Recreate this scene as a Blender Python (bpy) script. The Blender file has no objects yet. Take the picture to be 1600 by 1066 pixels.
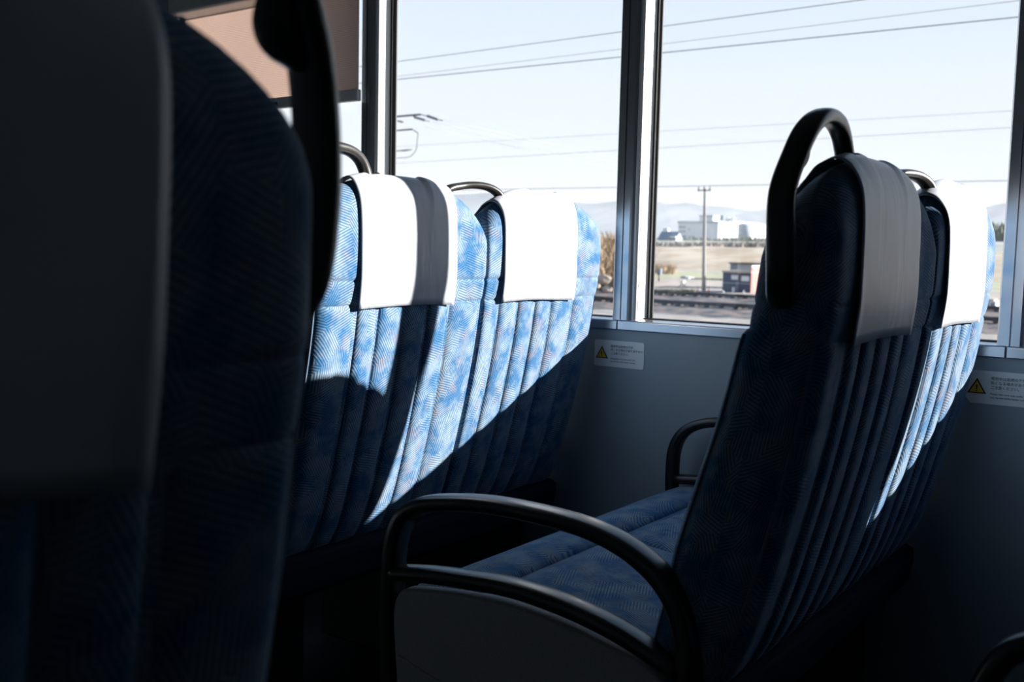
import bpy, bmesh, math, random
from math import sin, cos, pi, radians
from mathutils import Vector, Matrix, noise

random.seed(7)
SC = bpy.context.scene
COL = SC.collection
HAZE = .00015
CZ = 1.0                       # camera height above the floor; all z below are given relative to the eye

# ------------------------------------------------------------------ camera, world, sun, exposure
YAW, PIT, ROL = radians(36.2336), radians(5.0753), radians(-1.3032)
_f = Vector((cos(YAW)*cos(PIT), sin(YAW)*cos(PIT), -sin(PIT)))
_r = Vector((sin(YAW), -cos(YAW), 0.0))
_d = _f.cross(_r)
RT = _r*cos(ROL) + _d*sin(ROL)
DN = -_r*sin(ROL) + _d*cos(ROL)
cam_d = bpy.data.cameras.new('camera'); cam = bpy.data.objects.new('camera', cam_d); COL.objects.link(cam)
m = Matrix((RT, -DN, -_f)).transposed().to_4x4(); m.translation = (0, 0, CZ)
cam.matrix_world = m
cam_d.sensor_width = 36; cam_d.lens = 1575/1600*36
cam_d.clip_start = 0.02; cam_d.clip_end = 12000
cam_d.dof.use_dof = True; cam_d.dof.focus_distance = 1.85; cam_d.dof.aperture_fstop = 7.1
SC.camera = cam

def ray(px, py):
    return RT*((px-800)/1575) + DN*((py-533)/1575) + _f
def at(px, py, X):
    d = ray(px, py); d = d*(X/d.x); return (d.x, d.y, d.z)

world = bpy.data.worlds.new('world'); SC.world = world; world.use_nodes = True
nt = world.node_tree; nt.nodes.clear()
wo = nt.nodes.new('ShaderNodeOutputWorld'); bg = nt.nodes.new('ShaderNodeBackground')
tc = nt.nodes.new('ShaderNodeTexCoord'); sep = nt.nodes.new('ShaderNodeSeparateXYZ')
rp = nt.nodes.new('ShaderNodeValToRGB')
nt.links.new(tc.outputs['Generated'], sep.inputs[0]); nt.links.new(sep.outputs['Z'], rp.inputs[0])
e = rp.color_ramp.elements
e[0].position = 0.0; e[0].color = (0.83, 0.875, 0.93, 1)
e[1].position = 1.0; e[1].color = (0.16, 0.32, 0.66, 1)
for p_, c_ in ((0.06, (0.86, 0.915, 0.98, 1)), (0.16, (0.83, 0.915, 1.01, 1)), (0.30, (0.68, 0.83, 1.0, 1)), (0.55, (0.36, 0.56, 0.86, 1))):
    q = e.new(p_); q.color = c_
nt.links.new(rp.outputs[0], bg.inputs[0]); bg.inputs[1].default_value = 1.0
nt.links.new(bg.outputs[0], wo.inputs[0])

sun_d = bpy.data.lights.new('sun', 'SUN'); sun = bpy.data.objects.new('sun', sun_d); COL.objects.link(sun)
SUN_DIR = Vector((-1.0, 1.24, -0.52)).normalized()
sun.rotation_euler = SUN_DIR.to_track_quat('-Z', 'Y').to_euler()
sun.location = (20, -25, 14)
sun_d.energy = 16.0; sun_d.angle = radians(0.53); sun_d.color = (1.0, 0.965, 0.92)

vs = SC.view_settings
SC.display_settings.display_device = 'sRGB'
vs.view_transform = 'Standard'; vs.look = 'None'; vs.exposure = 0.0; vs.gamma = 1.0; vs.use_curve_mapping = False
cy = SC.cycles
cy.use_denoising = True
cy.max_bounces = 8; cy.diffuse_bounces = 4; cy.glossy_bounces = 4; cy.transmission_bounces = 4; cy.transparent_max_bounces = 16
cy.caustics_reflective = False; cy.caustics_refractive = False
cy.sample_clamp_indirect = 4.0

# ------------------------------------------------------------------ materials
MATS = {}
def base_mat(name):
    mt = bpy.data.materials.new(name); mt.use_nodes = True
    n = mt.node_tree.nodes; l = mt.node_tree.links
    b = n['Principled BSDF']
    MATS[name] = mt
    return mt, n, l, b

def simple(name, col, rough=0.6, metal=0.0, noise_amt=0.08, noise_scale=30, bump=0.0, bump_scale=200, coat=0.0, spec=0.5, col2=None):
    mt, n, l, b = base_mat(name)
    b.inputs['Roughness'].default_value = rough; b.inputs['Metallic'].default_value = metal
    b.inputs['Specular IOR Level'].default_value = spec
    if coat: b.inputs['Coat Weight'].default_value = coat; b.inputs['Coat Roughness'].default_value = 0.15
    t = n.new('ShaderNodeTexCoord'); nz = n.new('ShaderNodeTexNoise'); nz.inputs['Scale'].default_value = noise_scale; nz.inputs['Detail'].default_value = 5
    l.new(t.outputs['Object'], nz.inputs['Vector'])
    mx = n.new('ShaderNodeMix'); mx.data_type = 'RGBA'
    c2 = col2 or tuple(c*(1-noise_amt*2) for c in col)
    c1 = col if col2 else tuple(min(1, c*(1+noise_amt)) for c in col)
    mx.inputs['A'].default_value = (*c1, 1); mx.inputs['B'].default_value = (*c2, 1)
    if col2:
        r_ = n.new('ShaderNodeValToRGB'); r_.color_ramp.elements[0].position = .38; r_.color_ramp.elements[1].position = .62
        l.new(nz.outputs['Fac'], r_.inputs[0]); l.new(r_.outputs[0], mx.inputs['Factor'])
    else:
        l.new(nz.outputs['Fac'], mx.inputs['Factor'])
    l.new(mx.outputs['Result'], b.inputs['Base Color'])
    if bump:
        nb = n.new('ShaderNodeTexNoise'); nb.inputs['Scale'].default_value = bump_scale; nb.inputs['Detail'].default_value = 3
        l.new(t.outputs['Object'], nb.inputs['Vector'])
        bp = n.new('ShaderNodeBump'); bp.inputs['Strength'].default_value = bump; bp.inputs['Distance'].default_value = 0.002
        l.new(nb.outputs['Fac'], bp.inputs['Height']); l.new(bp.outputs['Normal'], b.inputs['Normal'])
    return mt

def moquette():
    mt, n, l, b = base_mat('moquette')
    def N(t, **k):
        q = n.new(t)
        for a, v in k.items(): setattr(q, a, v)
        return q
    def M(op, a, b_=None, c=None):
        q = N('ShaderNodeMath', operation=op)
        for i, v in enumerate((a, b_, c)):
            if v is None: continue
            if isinstance(v, (int, float)): q.inputs[i].default_value = v
            else: l.new(v, q.inputs[i])
        return q.outputs[0]
    t = N('ShaderNodeAttribute', attribute_name='fab'); s = N('ShaderNodeSeparateXYZ'); l.new(t.outputs['Vector'], s.inputs[0])
    u, v = s.outputs[0], s.outputs[1]
    cb = N('ShaderNodeCombineXYZ'); l.new(u, cb.inputs[0]); l.new(v, cb.inputs[1])
    wn = N('ShaderNodeTexNoise'); wn.inputs['Scale'].default_value = 40; l.new(cb.outputs[0], wn.inputs['Vector'])
    wv = N('ShaderNodeVectorMath', operation='MULTIPLY_ADD'); l.new(wn.outputs['Color'], wv.inputs[0])
    wv.inputs[1].default_value = (0.012, 0.012, 0); l.new(cb.outputs[0], wv.inputs[2])
    vo = N('ShaderNodeTexVoronoi', voronoi_dimensions='2D'); vo.inputs['Scale'].default_value = 30; l.new(wv.outputs[0], vo.inputs['Vector'])
    sc_ = N('ShaderNodeSeparateColor'); l.new(vo.outputs['Color'], sc_.inputs[0])
    ang = M('MULTIPLY', M('FLOOR', M('MULTIPLY', sc_.outputs[0], 5.0)), 0.66)
    du = M('MULTIPLY', u, M('COSINE', ang)); dv = M('MULTIPLY', v, M('SINE', ang))
    ph = M('MULTIPLY', M('ADD', du, dv), 2*pi/0.0046)
    st = M('MULTIPLY_ADD', M('SINE', ph), 0.55, 0.5)
    cl = N('ShaderNodeClamp'); l.new(st, cl.inputs[0])
    # large blotches of deeper blue and of pale grey
    n1 = N('ShaderNodeTexNoise'); n1.inputs['Scale'].default_value = 19; n1.inputs['Detail'].default_value = 4; n1.inputs['Roughness'].default_value = .62; l.new(cb.outputs[0], n1.inputs['Vector'])
    r1 = N('ShaderNodeValToRGB'); r1.color_ramp.elements[0].position = .40; r1.color_ramp.elements[1].position = .60
    l.new(n1.outputs['Fac'], r1.inputs[0])
    n2 = N('ShaderNodeTexNoise'); n2.inputs['Scale'].default_value = 26; n2.inputs['Detail'].default_value = 3
    of = N('ShaderNodeVectorMath', operation='ADD'); of.inputs[1].default_value = (7.3, 2.1, 0); l.new(cb.outputs[0], of.inputs[0]); l.new(of.outputs[0], n2.inputs['Vector'])
    r2 = N('ShaderNodeValToRGB'); r2.color_ramp.elements[0].position = .52; r2.color_ramp.elements[1].position = .68
    l.new(n2.outputs['Fac'], r2.inputs[0])
    def mix(f, a, c):
        q = N('ShaderNodeMix', data_type='RGBA')
        if isinstance(f, (int, float)): q.inputs['Factor'].default_value = f
        else: l.new(f, q.inputs['Factor'])
        for k, z in (('A', a), ('B', c)):
            if isinstance(z, tuple): q.inputs[k].default_value = (*z, 1)
            else: l.new(z, q.inputs[k])
        return q.outputs['Result']
    dark = mix(r1.outputs[0], (0.009, 0.078, 0.205), (0.075, 0.16, 0.26))
    lite = mix(r1.outputs[0], (0.060, 0.175, 0.32), (0.31, 0.37, 0.42))
    lite = mix(r2.outputs[0], lite, (0.31, 0.28, 0.29))
    fib = N('ShaderNodeTexNoise'); fib.inputs['Scale'].default_value = 900; l.new(cb.outputs[0], fib.inputs['Vector'])
    c = mix(cl.outputs[0], dark, lite)
    hv = N('ShaderNodeHueSaturation'); l.new(c, hv.inputs['Color'])
    l.new(M('MULTIPLY_ADD', fib.outputs['Fac'], 0.5, 0.75), hv.inputs['Value'])
    l.new(hv.outputs[0], b.inputs['Base Color'])
    b.inputs['Roughness'].default_value = 0.9; b.inputs['Specular IOR Level'].default_value = 0.15
    b.inputs['Sheen Weight'].default_value = 0.32; b.inputs['Sheen Roughness'].default_value = 0.40; b.inputs['Sheen Tint'].default_value = (0.75, 0.88, 1, 1)
    bp = N('ShaderNodeBump'); bp.inputs['Strength'].default_value = .25; bp.inputs['Distance'].default_value = .001
    l.new(M('ADD', cl.outputs[0], fib.outputs['Fac']), bp.inputs['Height']); l.new(bp.outputs[0], b.inputs['Normal'])
    return mt

def glass_mat(name, tint=(0.985, 0.99, 0.995), refl=0.022):
    mt, n, l, b = base_mat(name)
    n.remove(b); out = n['Material Output']
    tr = n.new('ShaderNodeBsdfTransparent'); tr.inputs[0].default_value = (*tint, 1)
    gl = n.new('ShaderNodeBsdfGlossy'); gl.inputs['Roughness'].default_value = 0.01
    mx = n.new('ShaderNodeMixShader'); mx.inputs[0].default_value = refl
    l.new(tr.outputs[0], mx.inputs[1]); l.new(gl.outputs[0], mx.inputs[2]); l.new(mx.outputs[0], out.inputs[0])
    return mt

def blind_mat():
    mt, n, l, b = base_mat('blind_fabric'); out = n['Material Output']; n.remove(b)
    t = n.new('ShaderNodeTexCoord')
    wy = n.new('ShaderNodeTexWave'); wy.bands_direction = 'Y'; wy.inputs['Scale'].default_value = 75
    wz = n.new('ShaderNodeTexWave'); wz.bands_direction = 'Z'; wz.inputs['Scale'].default_value = 60
    for w in (wy, wz): w.inputs['Distortion'].default_value = 1.0; l.new(t.outputs['Object'], w.inputs['Vector'])
    mm = n.new('ShaderNodeMath'); mm.operation = 'MULTIPLY'; l.new(wy.outputs['Fac'], mm.inputs[0]); l.new(wz.outputs['Fac'], mm.inputs[1])
    mc = n.new('ShaderNodeMix'); mc.data_type = 'RGBA'; l.new(mm.outputs[0], mc.inputs['Factor'])
    mc.inputs['A'].default_value = (0.38, 0.26, 0.21, 1); mc.inputs['B'].default_value = (0.70, 0.49, 0.39, 1)
    df = n.new('ShaderNodeBsdfDiffuse'); tl = n.new('ShaderNodeBsdfTranslucent'); mx = n.new('ShaderNodeMixShader')
    mc2 = n.new('ShaderNodeMix'); mc2.data_type = 'RGBA'; l.new(mm.outputs[0], mc2.inputs['Factor']); mc2.inputs['A'].default_value = (.42, .43, .44, 1); mc2.inputs['B'].default_value = (.74, .74, .74, 1)
    l.new(mc2.outputs['Result'], df.inputs[0]); l.new(mc.outputs['Result'], tl.inputs[0]); mx.inputs[0].default_value = .42
    l.new(df.outputs[0], mx.inputs[1]); l.new(tl.outputs[0], mx.inputs[2]); l.new(mx.outputs[0], out.inputs[0])
    return mt

def cloth_mat():
    mt = simple('cover_cloth', (0.62, 0.645, 0.69), 0.36, 0, .02, 15, spec=.45)
    n = mt.node_tree.nodes; l = mt.node_tree.links; b = n['Principled BSDF']
    t = n.new('ShaderNodeTexCoord')
    a = n.new('ShaderNodeTexWave'); a.bands_direction = 'Z'; a.inputs['Scale'].default_value = 260; a.inputs['Distortion'].default_value = 1.5
    l.new(t.outputs['Object'], a.inputs['Vector'])
    nz = n.new('ShaderNodeTexNoise'); nz.inputs['Scale'].default_value = 7; nz.inputs['Detail'].default_value = 2; nz.inputs['Distortion'].default_value = .8
    mp = n.new('ShaderNodeMapping'); mp.inputs['Scale'].default_value = (2.2, 1, .9); mp.inputs['Rotation'].default_value = (0, radians(24), 0)
    l.new(t.outputs['Object'], mp.inputs[0]); l.new(mp.outputs[0], nz.inputs['Vector'])
    b1 = n.new('ShaderNodeBump'); b1.inputs['Strength'].default_value = .12; b1.inputs['Distance'].default_value = .0006; l.new(a.outputs['Fac'], b1.inputs['Height'])
    b2 = n.new('ShaderNodeBump'); b2.inputs['Strength'].default_value = .35; b2.inputs['Distance'].default_value = .006; l.new(nz.outputs['Fac'], b2.inputs['Height'])
    l.new(b1.outputs[0], b2.inputs['Normal']); l.new(b2.outputs[0], b.inputs['Normal'])
    return mt

moquette(); cloth_mat(); blind_mat(); glass_mat('window_glass')
simple('black_plastic', (0.012, 0.012, 0.013), 0.32, 0, .1, 60, bump=.08, bump_scale=500, spec=.5)
simple('armrest_top', (0.022, 0.019, 0.017), 0.30, 0, .15, 60, bump=.06, bump_scale=300, spec=.75)
simple('handle_bronze', (0.03, 0.026, 0.022), 0.3, 0.0, .1, 40, spec=.6)
simple('side_panel', (0.55, 0.52, 0.50), 0.65, 0, .25, 420, bump=.15, bump_scale=700)
simple('aluminium', (0.62, 0.63, 0.66), 0.28, 0.9, .05, 20)
simple('white_aluminium', (0.80, 0.79, 0.77), 0.42, 0.25, .03, 20)
simple('gasket', (0.012, 0.012, 0.013), 0.6)
simple('wall_panel', (0.36, 0.43, 0.48), 0.55, 0, .10, 5, bump=.05, bump_scale=300)
simple('ceiling_panel', (0.15, 0.19, 0.21), 0.7)
simple('bounce_wall', (0.27, 0.34, 0.39), 0.9)  # plain unseen walls, toned for the bluish light they bounce into the car
_p = simple('rim_light_cord', (0.12, 0.18, 0.26), 0.8).node_tree.nodes['Principled BSDF']; _p.inputs['Sheen Weight'].default_value = .8; _p.inputs['Sheen Roughness'].default_value = .3  # pale sheened cord, its colour imitating the rim highlight on the fabric edge
simple('floor_vinyl', (0.025, 0.025, 0.027), 0.6, 0, .2, 30)
simple('seat_underframe', (0.01, 0.01, 0.011), 0.6)
simple('sticker_white', (0.90, 0.92, 0.93), 0.3, 0, .02, 50)
simple('sticker_yellow', (0.80, 0.50, 0.05), 0.45)
simple('sticker_black', (0.015, 0.015, 0.015), 0.5)
simple('pan_fabric', (0.006, 0.010, 0.026), 0.9, 0, .2, 200)
simple('blind_bar', (0.80, 0.79, 0.77), 0.4)

# ------------------------------------------------------------------ helpers
def link(name, me, mat=None, parent=None, loc=(0, 0, 0), smooth=True):
    o = bpy.data.objects.new(name, me); COL.objects.link(o)
    if mat: me.materials.append(MATS[mat])
    if parent: o.parent = parent
    o.location = loc
    if smooth: me.polygons.foreach_set('use_smooth', [True]*len(me.polygons))
    return o

def mk(name, verts, faces, mat, parent=None, origin=(0, 0, 0), smooth=True, fab=None):
    """verts in car coordinates (z relative to the eye); origin = car coordinates of the parent/thing origin"""
    me = bpy.data.meshes.new(name)
    ox, oy, oz = origin
    me.from_pydata([(x-ox, y-oy, z-oz) for x, y, z in verts], [], faces); me.update()
    if fab:
        at_ = me.attributes.new('fab', 'FLOAT_VECTOR', 'POINT')
        at_.data.foreach_set('vector', [c for q in fab for c in (q[0], q[1], 0.0)])
    bm = bmesh.new(); bm.from_mesh(me); bmesh.ops.recalc_face_normals(bm, faces=bm.faces[:]); bm.to_mesh(me); bm.free()
    return link(name, me, mat, parent, (0, 0, 0) if parent else (ox, oy, oz+CZ), smooth)

def empty(name, loc, **k):
    o = bpy.data.objects.new(name, None); COL.objects.link(o); o.location = (loc[0], loc[1], loc[2]+CZ); o.empty_display_size = .1
    tag(o, **k); return o

def tag(o, label=None, cat=None, group=None, kind=None):
    if label: o['label'] = label
    if cat: o['category'] = cat
    if group: o['group'] = group
    if kind: o['kind'] = kind
    return o

def boxes(bl):
    V = []; F = []
    for x0, x1, y0, y1, z0, z1 in bl:
        b = len(V)
        V += [(x0, y0, z0), (x1, y0, z0), (x1, y1, z0), (x0, y1, z0), (x0, y0, z1), (x1, y0, z1), (x1, y1, z1), (x0, y1, z1)]
        F += [tuple(b+i for i in q) for q in ((0, 3, 2, 1), (4, 5, 6, 7), (0, 1, 5, 4), (1, 2, 6, 5), (2, 3, 7, 6), (3, 0, 4, 7))]
    return V, F

def bevel(o, w, seg=2, ang=35):
    md = o.modifiers.new('bevel', 'BEVEL'); md.width = w; md.segments = seg; md.limit_method = 'ANGLE'; md.angle_limit = radians(ang)
    md.harden_normals = False
    return o

def spline(pts, n):
    """Catmull-Rom through tuples of any length"""
    P = [tuple(p) for p in pts]; out = []
    for i in range(len(P)-1):
        p0 = P[max(i-1, 0)]; p1 = P[i]; p2 = P[i+1]; p3 = P[min(i+2, len(P)-1)]
        for k in range(n):
            t = k/n
            out.append(tuple(0.5*((2*b)+(-a+c)*t+(2*a-5*b+4*c-d)*t*t+(-a+3*b-3*c+d)*t**3) for a, b, c, d in zip(p0, p1, p2, p3)))
    out.append(P[-1]); return out

def strap(pts, axis, n=6, sec=14, ex=2.6, fillet=True):
    """loft along pts (x,y,z,half_along_axis,half_thickness); section is a superellipse"""
    Q = spline(pts, n); A0 = Vector(axis).normalized(); V = []; F = []
    m_ = len(Q)
    for i, q in enumerate(Q):
        p = Vector(q[:3]); a = Vector(Q[max(i-1, 0)][:3]); b = Vector(Q[min(i+1, m_-1)][:3])
        T = (b-a).normalized(); A = (A0-T*A0.dot(T)).normalized(); N = T.cross(A)
        for k in range(sec):
            th = 2*pi*k/sec; c, s = cos(th), sin(th)
            V.append(tuple(p + A*(q[3]*math.copysign(abs(c)**(2/ex), c)) + N*(q[4]*math.copysign(abs(s)**(2/ex), s))))
    for i in range(m_-1):
        for k in range(sec):
            k2 = (k+1) % sec
            F.append((i*sec+k, i*sec+k2, (i+1)*sec+k2, (i+1)*sec+k))
    F.append(tuple(range(sec))[::-1]); F.append(tuple((m_-1)*sec+k for k in range(sec)))
    return V, F

def prism(poly, axis, a0, a1):
    """extrude a 2-D polygon; axis 'x': poly=(y,z); 'y': poly=(x,z); 'z': poly=(x,y)"""
    n_ = len(poly)
    def P(q, a): return {'x': (a, q[0], q[1]), 'y': (q[0], a, q[1]), 'z': (q[0], q[1], a)}[axis]
    V = [P(q, a0) for q in poly]+[P(q, a1) for q in poly]
    F = [tuple(range(n_))[::-1], tuple(range(n_, 2*n_))]+[(i, (i+1) % n_, n_+(i+1) % n_, n_+i) for i in range(n_)]
    return V, F

def join(*vf):
    V = []; F = []
    for v, f in vf:
        b = len(V); V += list(v); F += [tuple(i+b for i in q) for q in f]
    return V, F

def dup(o, parent=None):
    c = o.copy(); COL.objects.link(c); c.parent = parent
    for ch in list(o.children): dup(ch, c)
    return c

def interp(tab, z):
    if z <= tab[0][0]: return tab[0][1:]
    for a, b in zip(tab, tab[1:]):
        if z <= b[0]:
            t = (z-a[0])/(b[0]-a[0]); return tuple(p+(q-p)*t for p, q in zip(a[1:], b[1:]))
    return tab[-1][1:]

# ------------------------------------------------------------------ car body
WX = 2.10
G = .366; BAY = .8525
def mull_y(k): return G+BAY*k
ZS, ZT = -.158, .775
TOP, FLO = 1.25, -1.0
YB, YF = -2.6, 6.2
NX = -.57
# the glazed run starts at Y=-.18
wins = [(-.235, mull_y(0)-.085, 1), (mull_y(0)+.03, mull_y(1)-.085, 2), (mull_y(1)+.03, mull_y(2)-.115, 3), (mull_y(2)+.025, mull_y(3)-.085, 4), (mull_y(3)+.03, mull_y(4)-.085, 5)]
YE = wins[-1][1]

def S(name, vf, mat, smooth=False, origin=(0, 0, 0), **k):
    o = mk(name, *vf, mat, None, origin, smooth); o['kind'] = 'structure'; return o

S('floor', boxes([(NX-.03, WX+.14, YB, YF, FLO-.04, FLO)]), 'floor_vinyl')
S('ceiling', boxes([(NX-.03, WX+.14, YB, YF, TOP, TOP+.04)]), 'ceiling_panel')
S('wall_left', boxes([(NX-.03, NX, YB, YF, FLO, TOP)]), 'bounce_wall')
S('wall_back', boxes([(NX, WX, YB-.03, YB, FLO, TOP)]), 'bounce_wall')
S('wall_front', boxes([(NX, WX, YF, YF+.03, FLO, TOP)]), 'bounce_wall')
S('wall_right', boxes([(WX, WX+.06, YB, YF, FLO, ZS-.02), (WX, WX+.06, YB, YF, ZT, TOP),
                       (WX, WX+.06, YB, -.235, ZS-.02, ZT), (WX, WX+.06, YE+.02, YF, ZS-.02, ZT)]), 'wall_panel')
S('baseboard_right', boxes([(WX-.02, WX, YB, YF, -.905, -.885), (WX-.012, WX, YB, YF, FLO, -.905)]), 'aluminium')

# sill: an aluminium strip under the windows, with a sloped ledge
sy = [-.24, mull_y(0)+.005, mull_y(1)+.005, mull_y(2)+.005, YE+.02]
for i, (a, b) in enumerate(zip(sy, sy[1:])):
    poly = [(2.14, -.185), (2.094, -.181), (2.094, -.1605), (2.097, -.158), (2.14, -.152)]
    o = S('trim_%d' % (i+1), prism(poly, 'y', a+.0006, b-.0006), 'aluminium', origin=(2.1, (a+b)/2, -.18))
    bevel(o, .0015, 2)

# mullions: interior face of two strips with a groove, rounded shoulder, chamfered white face, gasket
def mullion(k, y, wide=0.0):
    L = .023
    face = [(2.160, y+L), (2.103, y+L), (2.100, y+L-.003), (2.100, y+.0015), (2.107, y+.0010), (2.107, y-.0010), (2.100, y-.0015),
            (2.100, y-.017), (2.1015, y-.022), (2.105, y-.0265), (2.160, y-.0265)]
    o = S('trim_%d' % (20+k), prism(face, 'z', ZS-.002, ZT+.02), 'aluminium', origin=(2.1, y, ZS))
    ch = [(2.107, y-.025), (2.1055, y-.0275), (2.1065, y-.0315), (2.110, y-.0365), (2.1135, y-.0382), (2.1145, y-.0376), (2.1155, y-.0390), (2.145, y-.0462), (2.150, y-.0468), (2.1600, y-.047), (2.16, y-.025)]
    c = mk('chamfer', *prism(ch, 'z', ZS+.001, ZT+.02), 'white_aluminium', o, (2.1, y, ZS), False)
    mk('gasket', *join(boxes([(2.147, 2.155, y-.0490, y-.0468, ZS+.001, ZT+.02)]), boxes([(2.1495, 2.154, y-(.067 if k == 2 else .0597), y-.0530, ZS+.001, ZT+.02)])), 'gasket', o, (2.1, y, ZS), False)
    mk('glazing_bead', *boxes([(2.1485, 2.154, y-.0530, y-.0490, ZS+.001, ZT+.02)]), 'white_aluminium', o, (2.1, y, ZS), False)
    return o
for k in range(5):
    mullion(k, mull_y(k))
# unseen post added outside the second post to shade the edge of the blind
mk('shade_post', *boxes([(2.16, 2.21, mull_y(2)+.0, mull_y(2)+.024, ZS-.1, ZT+.1)]), 'aluminium', bpy.data.objects['trim_22'], (2.1, mull_y(2), ZS), False)

for y0, y1, n_ in wins:
    w = S('window_%d' % n_, join(boxes([(2.128, 2.158, y0-.04, y1+.04, ZS-.004, ZS+.0062)]), boxes([(2.128, 2.158, y0-.04, y1+.04, ZT-.008, ZT+.02)])), 'gasket', origin=(2.13, (y0+y1)/2, ZS))
    mk('pane', *boxes([(2.151, 2.155, y0-.045, y1+.05, ZS-.004, ZT+.01)]), 'window_glass', w, (2.13, (y0+y1)/2, ZS), False)

# ------------------------------------------------------------------ roller blind in the farthest window
bl = empty('roller_blind', (2.085, 2.48, .43), label='grey woven roller blind pulled halfway down the farthest window, behind the near seat handle', cat='blind')
by0, by1 = mull_y(2)+.0205, mull_y(3)-.03
O = (2.085, 2.48, .43)
V = []; F = []
for i in range(13):
    for j in range(2):
        y = by0+(by1-by0)*i/12; V.append((2.088+.0015*sin(i*1.3), y, .448 if j == 0 else .80))
for i in range(12): F.append((2*i, 2*i+2, 2*i+3, 2*i+1))
mk('blind_fabric', V, F, 'blind_fabric', bl, O)
o = mk('bottom_bar', *boxes([(2.078, 2.095, by0-.004, by1, .417, .450)]), 'blind_bar', bl, O, False); bevel(o, .003)
o = mk('pull_grip', *strap([(2.0765, 2.515, .430, .005, .002), (2.0755, 2.50, .4302, .006, .003), (2.0755, 2.44, .4302, .006, .003), (2.0765, 2.425, .430, .005, .002)], (0, 0, 1), 3, 10), 'gasket', bl, O)
o = mk('roller_case', *boxes([(2.02, 2.098, by0, by1, .735, .85)]), 'blind_bar', bl, O, False); bevel(o, .012, 3)

# ------------------------------------------------------------------ seats
BX = 1.605                     # middle of the pair of seats
BO = (BX, .75, FLO)            # root of the bench that shows on the right
HW = .2285
HEADT = [(-.100, .4015, .500), (-.094, .3975, .500), (-.08, .3945, .499), (-.066, .3920, .497), (-.0605, .3918, .4955), (-.057, .3932, .493), (-.0535, .3910, .494), (-.047, .389, .494), (-.02, .3875, .491), (.02, .387, .485),
         (.045, .3875, .479), (.07, .389, .471), (.09, .392, .463), (.105, .397, .452), (.116, .404, .443), (.123, .411, .433), (.1275, .419, .425)]
BODYT = [(-.575, .560, .595), (-.568, .536, .607), (-.555, .520, .614), (-.52, .500, .617), (-.46, .478, .604), (-.38, .456, .588), (-.30, .436, .565), (-.22, .419, .540), (-.16, .4085, .524), (-.12, .403, .515),
         (-.10, .4008, .510), (-.094, .4010, .507), (-.088, .405, .501), (-.085, .412, .490)]
def ztop(x):
    t = min(1.0, abs(x)/HW); return (1-t**2.55)**(1/2.55)
INNER = 0                       # which side (sign of x) meets the neighbouring seat
def edgek(x, r=.042, e_=2.5):
    if INNER and x*INNER > 0: r, e_ = .005, 2.0
    t = max(0.0, (abs(x)-(HW-r))/r); return max(0.0, 1-min(t, 1)**e_)**(1/e_)

def slab(tab, cx_, xs, topscale=False, botround=False):
    """closed cushion: columns across x, each a loop down the rear and up the front; returns verts, faces, cloth coordinates"""
    V = []; F = []; U = []; nr = len(tab); ring = 2*nr
    for x in xs:
        k = max(edgek(x), .02)
        zs = ztop(x) if topscale else 1.0
        for side in (-1, 1):
            for i in (range(nr) if side < 0 else reversed(range(nr))):
                z, r, f = tab[i]; c = (r+f)/2; h = (f-r)/2
                zz = z*max(zs, .02) if (topscale and z > 0) else z
                if botround and z < -.5: zz = z+(1-k)*.03
                V.append((cx_+x, c+side*h*k, zz))
                U.append((x+math.copysign((1-k)*h, x)+cx_+(3 if side > 0 else 0), zz))
    n_ = len(xs)
    for i in range(n_-1):
        for j in range(ring):
            j2 = (j+1) % ring; F.append((i*ring+j, i*ring+j2, (i+1)*ring+j2, (i+1)*ring+j))
    F.append(tuple(range(ring))); F.append(tuple((n_-1)*ring+j for j in range(ring))[::-1])
    return V, F, U

def fine(tab, n):
    return spline(tab, n)

XS = sorted(set([round(HW*s*t, 5) for s in (-1, 1) for t in (1, .9985, .996, .992, .985, .975, .95, .92, .88, .84, .80, .74, .66, .55, .42, .28, .14, 0)]))

def pleat(cx_, a, b, side, h):
    """one upholstered channel on the rear (side=-1) or front (+1) of the back"""
    tab = fine([t for t in BODYT if -.57 < t[0] < -.095], 3); V = []; F = []; U = []
    us = [0, .04, .1, .2, .35, .5, .65, .8, .9, .96, 1]; nu = len(us)
    for z, r, f in tab:
        zt = (z+.575)/.48
        fade = min(1, zt/.05)*min(1, (1-zt)/.03+.25)
        for u in us:
            s = abs(2*u-1)
            bul = h*fade*(1-s**4.5)**.8 - .003
            skew = .005*(u-.5)
            x = a+(b-a)*u
            k = edgek(x)
            c = (r+f)/2; hh = (f-r)/2
            V.append((cx_+x, c+side*(hh*k+bul-skew*side*-1 if side > 0 else hh*k+bul-skew), z)); U.append((cx_+x+a*.37+(3 if side > 0 else 0), z))
    n_ = len(tab)
    for j in range(n_-1):
        for i in range(nu-1):
            F.append((j*nu+i, j*nu+i+1, (j+1)*nu+i+1, (j+1)*nu+i))
    return V, F, U

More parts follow.
